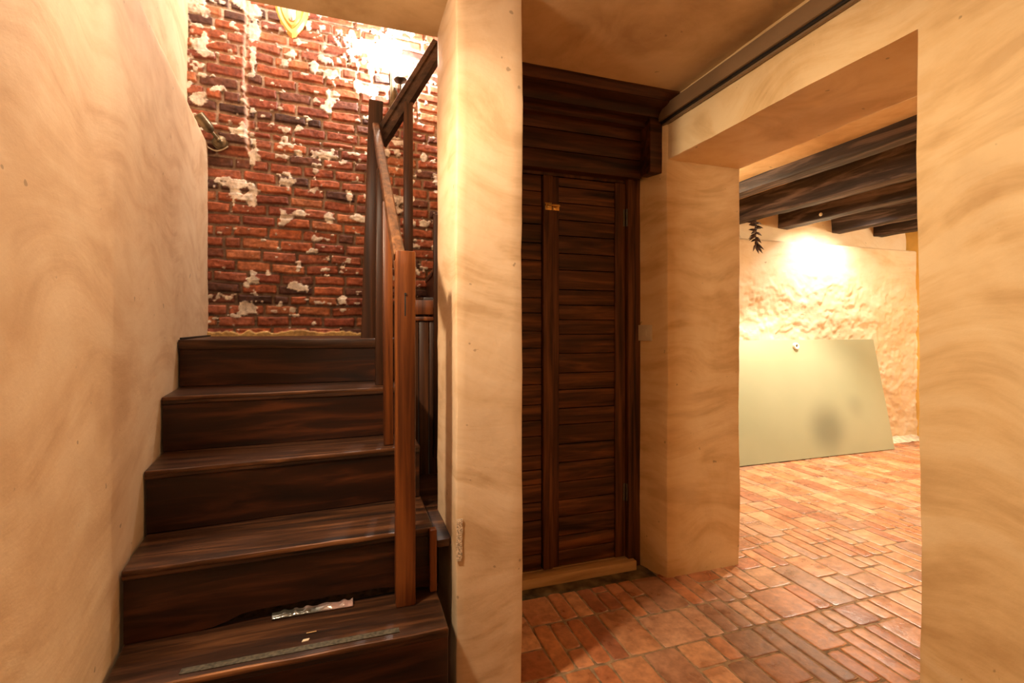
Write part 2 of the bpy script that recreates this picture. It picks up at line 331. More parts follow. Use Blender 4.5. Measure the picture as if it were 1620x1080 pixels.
# ------------------------------------------------------------------ brick wall at the head of the stair
BX, BY, BS = -0.96, 3.411, 0.0675            # start x, y there, y rise per metre of x
def brick_wall():
    rng = random.Random(11); s1 = 2.45; z0, z1 = 1.10, 3.95; step = 0.0052
    S, Z = np.meshgrid(np.arange(0, s1, step), np.arange(z0, z1, step))
    Sw = S + (fbm(S*9, Z*9, 3, 3)-.5)*0.012; Zw = Z + (fbm(S*3, Z*3, 9, 3)-.5)*0.030 + (fbm(S*18, Z*18, 19, 2)-.5)*0.006
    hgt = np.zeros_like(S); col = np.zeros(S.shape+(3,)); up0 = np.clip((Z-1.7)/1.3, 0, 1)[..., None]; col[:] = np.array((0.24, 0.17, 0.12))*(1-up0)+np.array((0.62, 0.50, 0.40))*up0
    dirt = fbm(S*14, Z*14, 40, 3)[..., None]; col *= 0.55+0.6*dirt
    reds = [(0.38, 0.115, 0.055), (0.43, 0.135, 0.060), (0.33, 0.095, 0.048), (0.47, 0.185, 0.090), (0.38, 0.130, 0.075), (0.28, 0.080, 0.048)]
    darks = [(0.115, 0.050, 0.036), (0.085, 0.036, 0.028), (0.16, 0.065, 0.045), (0.20, 0.075, 0.05)]
    z = z0 + 0.012; row = 0
    while z < z1:
        rh = 0.0715 + rng.uniform(-.003, .003)
        if rng.random() < 0.07: rh = 0.045
        x = -rng.uniform(0, 0.2); darkrow = rng.random() < 0.22
        while x < s1:
            ln = rng.choice([0.2, 0.205, 0.195, 0.21, 0.2, 0.10]) + rng.uniform(-.008, .008)
            j = 0.011; x0, x1, za, zb = x+j/2, x+ln-j/2, z+j/2, z+rh-j/2
            tilt = rng.uniform(-.02, .02); hh = rng.uniform(0.011, 0.022)
            isd = rng.random() < (0.65 if darkrow else 0.14)
            base = np.array(rng.choice(darks) if isd else rng.choice(reds))*rng.uniform(.85, 1.15)
            i0 = max(0, int((x0-.02)/step)); i1 = min(S.shape[1], int((x1+.02)/step)+1)
            j0 = max(0, int((za-z0-.025)/step)); j1 = min(S.shape[0], int((zb-z0+.03)/step)+1)
            if i1 > i0 and j1 > j0:
                s_ = Sw[j0:j1, i0:i1]; z_ = Zw[j0:j1, i0:i1] - tilt*(s_-(x0+x1)/2)
                dx = np.minimum(s_-x0, x1-s_); dz = np.minimum(z_-za, zb-z_)
                r = 0.010; ax = np.clip(r-dx, 0, None); az = np.clip(r-dz, 0, None); dist = r-np.sqrt(ax*ax+az*az)
                dist = np.minimum(dist, np.minimum(dx, dz)) if False else dist
                k = np.clip(dist/0.009, 0, 1); k = k*k*(3-2*k)
                h = k*(hh + (s_-x0)*rng.uniform(-.02, .02))
                inside = (dist > 0)
                hgt[j0:j1, i0:i1] = np.where(inside, np.maximum(h, hgt[j0:j1, i0:i1]), hgt[j0:j1, i0:i1])
                mott = fbm(S[j0:j1, i0:i1]*30+row*7, Z[j0:j1, i0:i1]*30, 60, 3)[..., None]
                bc = base*(0.7+0.6*mott)
                kk = np.clip(dist/0.004, 0, 1)[..., None]*inside[..., None]
                col[j0:j1, i0:i1] = col[j0:j1, i0:i1]*(1-kk)+bc*kk
            x += ln
        z += rh; row += 1
    hgt += (fbm(S*40, Z*40, 80, 3)-.5)*0.006*(hgt > 0.004) + (fbm(S*60, Z*60, 85, 2)-.5)*0.003
    # leftover white plaster: blobs that get larger and more frequent high on the wall
    p = fbm(S*11, Z*12.5, 101, 4); up = np.clip((Z-1.9)/1.5, 0, 1)
    thr = 0.680-0.075*up; mask = np.clip((p-thr)/0.018, 0, 1)
    p2 = fbm(S*19, Z*24, 131, 3); m2 = np.clip((p2-(0.750-0.06*up))/0.02, 0, 1)
    p3 = fbm(S*2.4+5, Z*2.2, 151, 3)*0.6+fbm(S*24, Z*24, 155, 3)*0.4
    m3 = np.clip((p3-(0.70-0.06*up))/0.03, 0, 1)*up
    mask = np.maximum(np.maximum(mask, m2), m3)
    hgt = np.where(mask > 0.05, np.maximum(hgt+0.002*mask, 0.016*mask), hgt)
    wc = np.array((0.80, 0.76, 0.68))*(0.85+0.3*fbm(S*30, Z*30, 171, 3)[..., None])
    col = col*(1-mask[..., None])+wc*mask[..., None]
    # the left-hand bay stands forward above the ledge, its edge smeared with plaster
    edge = 0.335 + (fbm(Z*6, Z*0+3, 200, 3)-.5)*0.03
    low = 2.36
    fw = np.clip((edge-S)/0.012, 0, 1)*np.clip((Z-low)/0.02, 0, 1)
    hgt += 0.030*fw
    em = np.exp(-((S-edge)/0.010)**2)*(Z > low)
    col = col*(1-em[..., None]*0.85)+np.array((0.78, 0.55, 0.42))*em[..., None]*0.85
    lip = np.clip((1.232+(fbm(S*20, Z*0, 210, 3)-.5)*0.04-Z)/0.006, 0, 1)
    col = col*(1-lip[..., None])+np.array((0.60, 0.42, 0.16))*lip[..., None]; hgt = np.maximum(hgt, lip*0.030)
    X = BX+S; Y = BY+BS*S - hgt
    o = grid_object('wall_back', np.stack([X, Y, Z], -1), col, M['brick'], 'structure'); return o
brick_wall()

# ------------------------------------------------------------------ left wall: thick below, set back above its sloping top
def left_wall():
    ys = np.arange(-1.6, 3.47, 0.03); prof = []
    nz = 80
    P = []
    for y in ys:
        xf = -0.838+0.1353*(3.419-y); zt = 2.395-0.0775*(3.419-y); line = []
        for k in range(nz+1):
            z = zt*k/nz; dxr = 0.0 if k < nz else -0.008
            line.append((xf+dxr, y, z-(0.0 if k < nz else 0.0)))
        line.append((xf-0.03, y, zt+0.012)); line.append((xf-0.100, y, zt+0.018))
        for k in range(1, 50): line.append((xf-0.103, y, zt+0.018+(4.0-zt)*k/49))
        P.append(line)
    P = np.array(P)
    Q = P.copy()
    A = fbm(P[..., 1]*2.2, P[..., 2]*2.2, 5, 4)-.5; B = fbm(P[..., 1]*11+3, P[..., 2]*11, 25, 3)-.5
    Q[..., 0] += A*0.012 + B*0.004
    return grid_object('wall_left', Q, None, M['plaster_left'], 'structure')
left_wall()
bm = bmesh.new(); box(bm, -1.7, -1.12, -1.6, 3.6, -0.05, 4.05); struct('wall_left_core', bm, M['plaster_left'])

# ------------------------------------------------------------------ column between the stair and the passage
bm = bmesh.new(); prism(bm, [(0.3185, 1.52), (0.543, 1.52), (0.543, 1.88), (0.3185, 1.88)], -0.02, 2.44, 0.007)
cut_grid(bm, 0.05); rough(bm, 0.005, 3.0, 0.002); col_o = struct('wall_column', bm, M['plaster_col'])
bm = bmesh.new(); obox(bm, (0.3285, 1.515, 0.64), (0.3255, 1.5155, 0.505), 0.019, 0.004, 0.001, up=Vector((0, 1, 0)))
cut_grid(bm, 0.01)
for v in bm.verts: v.co.x += noise.noise(v.co*60)*0.004
struct('mesh_tape', bm, M['mesh_tape'], col_o)

# ------------------------------------------------------------------ right wall with the wide opening
bm = bmesh.new()
prism(bm, [(-1.6, -.02), (0.922, -.02), (0.922, 2.09), (2.30, 2.09), (2.30, 2.60), (-1.6, 2.60)], 1.505, 1.947, 0.006)
for v in bm.verts: v.co = Vector((v.co.z, v.co.x, v.co.y))       # the outline is drawn in the plane of the wall
prism(bm, [(1.498, 2.045), (1.947, 2.045), (1.947, 3.95), (1.70, 3.95), (1.70, 2.40), (1.440, 2.40), (1.440, 2.222)], -0.02, 2.60, 0.006)
cut_grid(bm, 0.06); rough(bm, 0.006, 2.2, 0.0026)
struct('wall_right', bm, M['plaster'])

# ------------------------------------------------------------------ wall over and behind the cupboard door, stairwell shell
bm = bmesh.new()
box(bm, 0.543, 0.56, 1.88, 2.30, -0.02, 2.42)
box(bm, 0.50, 1.46, 2.285, 2.33, 2.03, 2.42)
struct('wall_cupboard', bm, M['plaster'])
bm = bmesh.new(); box(bm, 1.46, 1.70, 2.32, 3.70, -0.02, 4.05); struct('wall_stairwell', bm, M['plaster'])
bm = bmesh.new(); box(bm, -1.7, 2.1, -1.75, -1.6, -0.02, 2.60); struct('wall_front', bm, M['plaster'])

# ceilings
bm = bmesh.new()
prism(bm, [(-1.15, -1.6), (1.60, -1.6), (1.60, 2.30), (0.50, 2.30), (0.50, 1.887), (-1.15, 1.887)], 2.39, 3.98, 0.008)
cut_grid(bm, 0.12); rough(bm, 0.008, 2.0, 0.002); struct('ceiling', bm, M['plaster_ceiling'])
bm = bmesh.new(); box(bm, -1.7, 1.75, 1.8, 3.8, 3.93, 4.05); struct('ceiling_stairwell', bm, M['plaster_left'])
bm = bmesh.new()
box(bm, 1.90, 2.90, -1.6, 4.0, 2.376, 2.62, 0.004); box(bm, 2.85, 6.4, -1.6, 4.0, 2.50, 2.62, 0.004)
cut_grid(bm, 0.15); rough(bm, 0.008, 2.0, 0.002); struct('ceiling_far', bm, M['plaster'])

# far wall: crumbling face up to the ledge, smoother set-back band above
def far_wall():
    xs = np.arange(1.93, 6.30, 0.014); zs = list(np.arange(-0.02, 2.13, 0.014))
    X, Z = np.meshgrid(xs, np.array(zs))
    a = fbm(X*2.2, Z*2.2, 301, 5)-.5; b = fbm(X*9, Z*11, 321, 4); c = fbm(X*3, Z*3, 351, 3)
    low = np.clip((1.95-Z)/0.35, 0, 1)
    flake = np.clip((b+0.35*c-0.66)/0.045, 0, 1)
    flake2 = np.clip((fbm(X*5, Z*6, 371, 4)-0.53)/0.03, 0, 1)
    D = a*0.05*(.3+.7*low) + low*(flake*0.009+flake2*0.008) + (fbm(X*25, Z*25, 361, 3)-.5)*0.008*low
    Y = 3.79-D
    rows = [np.stack([X, Y, Z], -1)]
    x1 = X[0]
    rows.append(np.stack([x1, 3.80+0*x1, 2.136+0*x1], -1)[None])
    rows.append(np.stack([x1, 3.895+0*x1, 2.14+0*x1], -1)[None])
    z2 = np.arange(2.15, 2.56, 0.03); X2, Z2 = np.meshgrid(xs, z2)
    rows.append(np.stack([X2, 3.90-(fbm(X2*4, Z2*4, 391, 3)-.5)*0.03, Z2], -1))
    return grid_object('wall_far', np.concatenate(rows, 0), None, M['plaster_far'], 'structure')
far_wall()
bm = bmesh.new(); box(bm, 6.13, 6.3, -1.6, 4.0, -0.02, 2.6); struct('wall_far_right', bm, M['yellow'])
bm = bmesh.new(); box(bm, 1.9, 6.3, -1.75, -1.6, -0.02, 2.6); struct('wall_far_front', bm, M['plaster'])

# ------------------------------------------------------------------ floor: base slab and hand-made terracotta tiles of mixed sizes
def floor():
    bm = bmesh.new(); box(bm, -1.7, 6.3, -1.75, 4.0, -0.12, -0.0006)
    struct('floor', bm, M['grout'])
    rng = random.Random(5); V = []; F = []; C = []
    pal = [(0.50, 0.26, 0.14), (0.56, 0.32, 0.18), (0.46, 0.21, 0.105), (0.59, 0.36, 0.21), (0.43, 0.20, 0.115), (0.51, 0.33, 0.22), (0.39, 0.24, 0.16), (0.53, 0.27, 0.13)]
    def tile(x0, x1, y0, y1):
        if x0 < 1.52 and y1 > 2.10: y1 = min(y1, 2.10)
        if y1-y0 < .03 or x1-x0 < .02: return
        if x1 < 0.28: return
        g = 0.0018+rng.uniform(0, .0012); x0 += g; x1 -= g; y0 += g; y1 -= g
        nx = max(2, int((x1-x0)/.03)); ny = max(2, int((y1-y0)/.03)); out = []
        for i in range(nx): out.append((x0+(x1-x0)*i/nx, y0, 0, -1, i == 0))
        for i in range(ny): out.append((x1, y0+(y1-y0)*i/ny, 1, 0, i == 0))
        for i in range(nx): out.append((x1-(x1-x0)*i/nx, y1, 0, 1, i == 0))
        for i in range(ny): out.append((x0, y1-(y1-y0)*i/ny, -1, 0, i == 0))
        cx, cy = (x0+x1)/2, (y0+y1)/2; hz = rng.uniform(-.0012, .0012); tx, ty = rng.uniform(-.012, .012), rng.uniform(-.009, .009)
        sd = rng.uniform(0, 99); rings = []
        rc = rng.uniform(.001, .004)
        for dep, ins in ((-.008, 0), (0.0002, 0.0006), (0.0018, 0.0035), (0.0022, 0.010)):
            ring = []
            for (x, y, nx_, ny_, corner) in out:
                w_ = noise.noise(Vector((x*22, y*22, sd)))*0.0022
                k = rc if corner else 0
                dx, dy = cx-x, cy-y; l = math.hypot(dx, dy)
                m_ = min(ins+k*1.2+w_+.001, l*.8)
                sx = x + math.copysign(min(abs(dx), m_), dx) if nx_ or corner else x
                sy = y + math.copysign(min(abs(dy), m_), dy) if ny_ or corner else y
                if not corner:                      # keep the neighbours of a corner inside too
                    sx = min(max(sx, x0+ins), x1-ins); sy = min(max(sy, y0+ins), y1-ins)
                ring.append(len(V)); V.append((sx, sy, dep+hz+tx*(sx-cx)+ty*(sy-cy)))
            rings.append(ring)
        n = len(out); c = np.array(rng.choice(pal))*rng.uniform(.85, 1.15)*np.array((1.0, .88, .80))
        for a, b in zip(rings, rings[1:]):
            for i in range(n): F.append((a[i], a[(i+1) % n], b[(i+1) % n], b[i]))
        F.append(tuple(rings[-1]))
        for ring_i, ring in enumerate(rings):
            for _ in ring: C.append(c*(0.9 if ring_i < 2 else 1.0))
    # rows of blocks; every block is one square-ish tile or is split into bricks of different sizes laid along y
    y = 0.45; row = 0
    while y < 3.80:
        hb = rng.choice([0.75, 0.95, 1.15]); yb = min(y+hb, 3.83)
        if 3.83-yb < .2: yb = 3.83
        x = 0.20-rng.uniform(0, .1)
        while x < 6.13:
            gw = rng.choice([0.15, 0.15, 0.22, 0.22, 0.30]); yy = y
            while yy < yb-0.01:
                ln = rng.choice([0.15, 0.21, 0.21, 0.29, 0.29, 0.36]); e = yy+ln
                if yb-e < 0.10: e = yb
                if ln < .25: opts = {0.15: [[1], [.5, .5]], 0.22: [[1], [.35, .65], [.65, .35], [.5, .5]], 0.30: [[.5, .5], [.28, .72], [.7, .3], [.33, .33, .34]]}[gw]
                else: opts = {0.15: [[.5, .5], [.5, .5], [1]], 0.22: [[.35, .65], [.65, .35], [.33, .33, .34], [.5, .5]], 0.30: [[.25, .25, .5], [.5, .25, .25], [.25, .5, .25], [.36, .32, .32]]}[gw]
                xx = x
                for f_ in rng.choice(opts):
                    wt = gw*f_
                    if e-yy > .26 and rng.random() < .35:
                        m = yy+(e-yy)*rng.choice([.5, .5, .38, .62]); tile(xx, xx+wt, yy, m); tile(xx, xx+wt, m, e)
                    else: tile(xx, xx+wt, yy, e)
                    xx += wt
                yy = e
            x += gw
        y = yb
    me = bpy.data.meshes.new('floor_tiles'); me.from_pydata(V, [], F); me.update()
    a = me.color_attributes.new('col', 'FLOAT_COLOR', 'POINT')
    a.data.foreach_set('color', np.concatenate([np.array(C), np.ones((len(C), 1))], 1).astype(np.float32).ravel())
    me.materials.append(M['tile'])
    for p in me.polygons: p.use_smooth = True
    o = link(bpy.data.objects.new('floor_tiles', me)); o['kind'] = 'structure'; o.parent = bpy.data.objects['floor']
floor()
bm = bmesh.new(); box(bm, 0.55, 1.46, 2.085, 2.30, -0.05, 0.004, 0.002); cut_grid(bm, 0.03)
for v in bm.verts: v.co.z += noise.noise(v.co*25)*0.004 if v.co.z > 0 else 0
struct('floor_screed', bm, M['dirt'], bpy.data.objects['floor'])
# pale mortar fillet along the foot of the far wall
bm = bmesh.new(); prism(bm, [(4.9, 3.66), (6.12, 3.66), (6.12, 3.80), (4.9, 3.80)], 0.0, [0.008, 0.008, 0.05, 0.05], 0.003); cut_grid(bm, 0.03); rough(bm, 0.01, 9, 0.004)
struct('baseboard_far', bm, M['rubble'])

# ------------------------------------------------------------------ staircase
RX = 0.262
lw = lambda y: -0.838+0.1353*(3.419-y)+0.004
st = empty('staircase', (-0.2, 1.36, 0.0), 'dark stained wooden staircase rising between the left wall and column to the brick wall', 'staircase')
# nosing line of each tread: (z, y left, y right, x right)
T = [(0.2, 1.10, 1.10, RX), (0.4, 1.355, 1.355, RX), (0.6, 1.548, 1.575, 0.255), (0.8, 1.795, 1.870, 0.250), (1.0, 2.045, 2.095, 0.248), (1.2, 2.385, 2.355, 0.243)]
for i, (z, yl, yr, xr) in enumerate(T):
    if i < 5: nyl, nyr = T[i+1][1], T[i+1][2]
    else: nyl, nyr = 3.42, 3.46
    bm = bmesh.new()
    xl = lw(yl); back = 0.012 if i < 5 else 0.0
    if i == 5: poly = [(xl, yl), (xr, yr), (0.243, 2.42), (0.60, 2.42), (0.60, 3.46), (lw(3.42), 3.40)]
    else: poly = [(xl, yl), (xr, yr), (xr, nyr+back+.02), (lw(nyl), nyl+back+.02)]
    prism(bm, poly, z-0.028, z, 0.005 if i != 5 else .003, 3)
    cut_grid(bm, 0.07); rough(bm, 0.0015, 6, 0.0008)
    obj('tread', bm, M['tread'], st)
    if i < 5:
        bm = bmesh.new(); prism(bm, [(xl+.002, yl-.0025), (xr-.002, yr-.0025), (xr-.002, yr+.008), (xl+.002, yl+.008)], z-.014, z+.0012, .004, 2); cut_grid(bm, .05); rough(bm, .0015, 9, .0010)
        o = obj('nosing', bm, M['paler'], st); o['label'] = 'lighter front edge'
    # riser below the nosing, a single board
    bm = bmesh.new(); sb = 0.006
    gap = 0.008
    zb = (T[i-1][0]+0.002) if i else 0.0
    if i == 2:   # this board is broken away along its lower edge
        n = 24; xs = [xl+.003+(xr-.001-xl)*k/n for k in range(n+1)]
        ys = [yl+sb+(yr-yl)*k/n for k in range(n+1)]
        def lowz(k):
            t = k/n
            return zb + (0.0 if t < .24 else 0.030*min(1, (t-.24)*9)*(1.0 if t < .8 else max(0, 1-(t-.8)*5)) + noise.noise(Vector((k*.9, 1, 3)))*.004)
        fr = [(bm.verts.new((xs[k], ys[k], lowz(k))), bm.verts.new((xs[k], ys[k], z-.026)), bm.verts.new((xs[k], ys[k]+.018, lowz(k))), bm.verts.new((xs[k], ys[k]+.018, z-.026))) for k in range(n+1)]
        for a, b in zip(fr, fr[1:]):
            bm.faces.new((a[0], b[0], b[1], a[1])); bm.faces.new((a[2], a[3], b[3], b[2])); bm.faces.new((a[0], a[2], b[2], b[0])); bm.faces.new((a[1], b[1], b[3], a[3]))
        for a in (fr[0], fr[-1]): bm.faces.new((a[0], a[1], a[3], a[2]))
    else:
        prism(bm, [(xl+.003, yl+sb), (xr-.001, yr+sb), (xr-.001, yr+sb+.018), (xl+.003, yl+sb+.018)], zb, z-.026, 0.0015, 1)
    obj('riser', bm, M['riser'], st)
# the top tread carries a thin apron under its edge
bm = bmesh.new(); prism(bm, [(lw(2.385)+.002, 2.380), (0.243, 2.350), (0.243, 2.362), (lw(2.385)+.002, 2.392)], 1.158, 1.199, 0.003); obj('apron', bm, M['tread'], st)
# upper flight turning right: two more steps seen behind the posts
for z, p in ((1.4, [(0.335, 2.385), (0.80, 2.385), (0.80, 3.45), (0.10, 3.44), (0.170, 2.92)]), (1.6, [(0.40, 2.385), (1.45, 2.385), (1.45, 3.47), (0.50, 3.46), (0.47, 3.0)])):
    bm = bmesh.new(); prism(bm, p, z-.028, z, .004); obj('tread', bm, M['tread'], st)
    q = [(x+.008, y) for x, y in p]
    bm = bmesh.new(); prism(bm, [q[0], (q[0][0]+.018, q[0][1]), (q[4][0]+.018, q[4][1]), q[4]], z-.198, z-.028); prism(bm, [q[4], (q[4][0]+.018, q[4][1]), (q[3][0]+.018, q[3][1]), q[3]], z-.198, z-.028); obj('riser', bm, M['riser'], st)
for k, z in enumerate((1.8, 2.0, 2.2, 2.4)):
    x = 0.66+.22*k
    bm = bmesh.new(); box(bm, x, 1.45, 2.40, 3.47, z-.03, z, .004); obj('tread', bm, M['tread'], st)
    bm = bmesh.new(); box(bm, x+.008, x+.026, 2.40, 3.47, z-.2, z-.03); obj('riser', bm, M['riser'], st)
# boarding that closes the side of the upper flight: frame rail, vertical boards, end board
bm = bmesh.new(); box(bm, 0.275, 0.56, 2.355, 2.385, 1.315, 1.385, .004); box(bm, .275, .56, 2.350, 2.362, 1.285, 1.305, .003); obj('side_rail', bm, M['post'], st)
bm = bmesh.new()
for k in range(6): box(bm, 0.262+.05*k, 0.309+.05*k, 2.365, 2.385, 0.0, 1.30, .004)
obj('side_boarding', bm, M['post_dark'], st)
bm = bmesh.new(); box(bm, 0.378, 0.425, 2.33, 2.356, 0.62, 1.80, .004); obj('corner_board', bm, M['post_dark'], st)
bm = bmesh.new(); box(bm, 0.240, 0.262, 1.552, 1.582, 0.402, 0.60, .003); obj('end_batten', bm, M['post'], st)
# pale boarded shelf in the gap between the treads and the column
bm = bmesh.new(); prism(bm, [(0.270, 1.60), (0.312, 1.60), (0.45, 1.90), (0.45, 2.345), (0.262, 2.345)], 0.52, 0.545, .003); obj('infill_board', bm, M['tread'], st)
bm = bmesh.new(); prism(bm, [(-0.02+.0, 1.2), (RX, 1.2), (RX, 1.53), (-0.02, 1.53)], .0, .37); 
bm.free()
# gritty anti-slip strip along the edge of the second step
bm = bmesh.new(); box(bm, -0.40, 0.128, 1.378, 1.400, 0.4003, 0.4022, .0005); o = obj('anti_slip_strip', bm, M['strip'], st); o['label'] = 'grey-green gritty strip'
bm = bmesh.new(); obox(bm, (lw(2.40)+.012, 2.39, 1.2045), (lw(3.36)+.012, 3.36, 1.2045), .012, .009, .002); tag(obj('cable_duct', bm, M['black'], origin=(lw(2.4), 2.39, 1.2)), 'thin black cable lying on the top landing along the left wall', 'cable')

# ------------------------------------------------------------------ railing
rl = empty('stair_railing', (0.153, 1.528, 0.4), 'dark wooden stair railing with square posts and sloping handrails beside the steps', 'railing')
bm = bmesh.new(); box(bm, 0.128, 0.187, 1.497, 1.552, 0.401, 1.484, .005, 2); cut_grid(bm, 0.12); rough(bm, 0.0012, 5, .0004); nw = obj('newel_post', bm, M['post'], rl)
bm = bmesh.new(); box(bm, 0.1535, 0.1580, 1.4962, 1.50, 1.285, 1.350, .0005); lathe(bm, [(0.0035, 0), (0.0035, .003)], (0.156, 1.4935, 1.352), (0, 1, 0), 10); obj('cleft', bm, M['hole'], nw)
def profile_rail(name, a, b, mat, wdt=.052, hgt=.075):
    a = Vector(a); b = Vector(b); d = (b-a).normalized(); side = d.cross(Vector((0, 0, 1))).normalized(); u = side.cross(d).normalized()
    h, g = wdt/2, hgt/2
    pr = [(-h+.006, -g), (h-.006, -g), (h-.004, -g+.006), (h-.004, -g*.25), (h-.009, -g*.15), (h-.009, g*.15), (h, g*.25), (h, g-.006), (h-.006, g), (-h+.006, g), (-h, g-.006), (-h, g*.25), (-h+.009, g*.15), (-h+.009, -g*.15), (-h+.004, -g*.25), (-h+.004, -g+.006)]
    bm = bmesh.new(); A = [bm.verts.new(a+side*x+u*y) for x, y in pr]; B = [bm.verts.new(b+side*x+u*y) for x, y in pr]
    n = len(pr)
    for i in range(n): bm.faces.new((A[i], A[(i+1) % n], B[(i+1) % n], B[i]))
    bm.faces.new(A[::-1]); bm.faces.new(B)
    return obj(name, bm, mat, rl)
profile_rail('handrail', (0.142, 1.545, 1.452), (0.118, 2.560, 2.262), M['rail'], .034, .070)
bm = bmesh.new(); obox(bm, (0.1365, 1.925, 0.801), (0.1320, 1.925, 1.735), 0.036, 0.036, .003, up=Vector((0, 1, 0))); obj('baluster', bm, M['post'], rl)
bm = bmesh.new(); obox(bm, (0.1170, 2.195, 1.001), (0.1230, 2.195, 1.945), 0.036, 0.036, .003, up=Vector((0, 1, 0))); obj('baluster', bm, M['post_dark'], rl)
bm = bmesh.new(); obox(bm, (0.082, 2.600, 1.195), (0.121, 2.597, 2.415), 0.070, 0.070, .004, up=Vector((0, 1, 0))); cut_grid(bm, 0.15); rough(bm, .0012, 5, .0004); obj('corner_post', bm, M['post_dark'], rl)
profile_rail('handrail', (0.135, 2.580, 2.205), (0.420, 2.388, 2.655), M['rail_dark'], .05, .078)
bm = bmesh.new(); obox(bm, (0.273, 2.487, 1.195), (0.273, 2.487, 2.385), 0.044, 0.044, .003, up=Vector((0, 1, 0))); obj('baluster', bm, M['post_dark'], rl)

# litter on the second step
def film():
    xs = np.linspace(-0.22, 0.005, 80); ts = np.linspace(0, 1, 9); P = np.zeros((9, 80, 3))
    for i, t in enumerate(ts):
        for j, x in enumerate(xs):
            w_ = math.sin(x*150+2*math.sin(x*40))*0.004*t + noise.noise(Vector((x*40, t*2, 0)))*.006*t
            P[i, j] = (x, 1.548+0.028*t, 0.4022+0.009*math.sin(t*2.2)+max(0, w_+.002)*.8)
    o = grid_object('plastic_film', P, None, M['film'])
    md = o.modifiers.new('solid', 'SOLIDIFY'); md.thickness = 0.0006
    tag(o, 'crumpled shiny plastic film poking out under the broken riser of a lower step', 'plastic film')
film()
bm = bmesh.new(); obox(bm, (-0.118, 1.452, .4026), (-0.092, 1.453, .4026), .003, .002, .0004); tag(obj('wood_splinter', bm, M['raw'], origin=(-.105, 1.45, .4)), 'thin pale wood splinter lying on the lowest step in view', 'splinter')
bm = bmesh.new(); prism(bm, [(-.127, 1.417), (-.110, 1.419), (-.108, 1.428), (-.124, 1.427)], .4005, .4020); tag(obj('paper_scrap', bm, M['white'], origin=(-.117, 1.42, .4)), 'tiny whitish scrap beside the gritty strip on the lower step', 'scrap')

# ------------------------------------------------------------------ cupboard door under the stair
DY = 2.222
d1 = empty('door_1', (0.95, DY, 0.05), None, None, kind='structure')
def planks(bm, x0, x1, z0, z1, y, hs, gap=.0035):
    z = z0; i = 0
    while z < z1-.01:
        h = hs[i % len(hs)]; zz = min(z+h, z1)
        if z1-zz < .03: zz = z1
        box(bm, x0, x1, y-(i % 3)*.0012, y+.02, z+gap/2, zz-gap/2, .003); z = zz; i += 1
rng = random.Random(3)
bm = bmesh.new(); planks(bm, 0.56, 0.892, 0.058, 2.005, DY, [rng.uniform(.07, .10) for _ in range(24)]); o = obj('left_leaf', bm, M['door_h'], d1)
bm = bmesh.new(); planks(bm, 0.985, 1.335, 0.058, 2.005, DY, [rng.uniform(.07, .10) for _ in range(24)]); rleaf = obj('right_leaf', bm, M['door_h'], d1)
bm = bmesh.new(); box(bm, 0.898, 0.948, DY-.014, DY+.02, .058, 2.005, .004); box(bm, 0.947, 0.985, DY-.004, DY+.02, .058, 2.005, .004); obj('stile', bm, M['door_v'], rleaf)
bm = bmesh.new(); box(bm, 1.30, 1.362, DY-.010, DY+.02, .058, 2.005, .004); obj('stile', bm, M['door_v'], rleaf)
bm = bmesh.new(); box(bm, 1.366, 1.398, DY-.03, DY+.03, 0.0, 2.04, .004); box(bm, 1.400, 1.446, DY-.018, DY+.05, 0.0, 2.04, .003); box(bm, .555, 1.44, DY-.004, DY+.04, 2.008, 2.05, .003); obj('door_frame', bm, M['door_v'], d1)
bm = bmesh.new(); box(bm, .50, 1.45, DY+.021, DY+.035, 0, 2.05); obj('backing', bm, M['riser'], d1)
for z in (1.78, .35):
    bm = bmesh.new(); lathe(bm, [(.006, 0), (.006, .09)], (1.364, DY-.018, z), (0, 0, 1), 12); box(bm, 1.345, 1.363, DY-.0135, DY-.010, z, z+.09, .001); o = obj('hinge', bm, M['steel'], d1); o['label'] = 'dark metal hinge'
bm = bmesh.new(); zL = 1.85
box(bm, .905, .940, DY-.0185, DY-.014, zL-.018, zL+.018, .001); box(bm, .948, .985, DY-.009, DY-.004, zL-.016, zL+.016, .001)
tube(bm, [(.905, DY-.022, zL+.006), (.982, DY-.020, zL+.006)], .004)
tube(bm, [(.915, DY-.022, zL+.006), (.915, DY-.034, zL-.004), (.917, DY-.034, zL-.014)], .0032)
lathe(bm, [(.004, 0), (.009, .003), (.009, .006), (.003, .009)], (.960, DY-.009, zL-.009), (0, -1, 0), 14)
o = obj('latch', bm, M['brass'], rleaf); o['label'] = 'small brass latch'
# raw timber threshold
bm = bmesh.new(); box(bm, .555, 1.395, DY-.062, DY+.0, 0.004, .052, .003); box(bm, .555, 1.395, DY, DY+.03, 0.004, .056); struct('trim_1', bm, M['raw'])
# fascia boards over the door
bm = bmesh.new(); z = 2.022
for h in (.092, .100, .092):
    box(bm, .545, 1.425, 2.160, 2.285, z, z+h-.003, .004); z += h
prism(bm, [(1.418, 2.075), (1.500, 2.075), (1.500, 2.165), (1.418, 2.165)], 2.030, 2.34, .004)
struct('trim_2', bm, M['cornice'])
# moulded cornice under the ceiling
def cornice():
    bm = bmesh.new(); pr = [(2.285, 2.395), (1.955, 2.395), (1.950, 2.376), (1.972, 2.366), (1.985, 2.352), (1.980, 2.345), (2.000, 2.338), (2.040, 2.333), (2.060, 2.318), (2.068, 2.303), (2.105, 2.300), (2.120, 2.292), (2.122, 2.272), (2.152, 2.268), (2.285, 2.268)]
    A = [bm.verts.new((.545, y, z)) for y, z in pr]; B = [bm.verts.new((1.497, y, z)) for y, z in pr]; n = len(pr)
    for i in range(n): bm.faces.new((A[i], A[(i+1) % n], B[(i+1) % n], B[i]))
    bm.faces.new(A[::-1]); bm.faces.new(B); return struct('trim_3', bm, M['cornice'])
cornice()

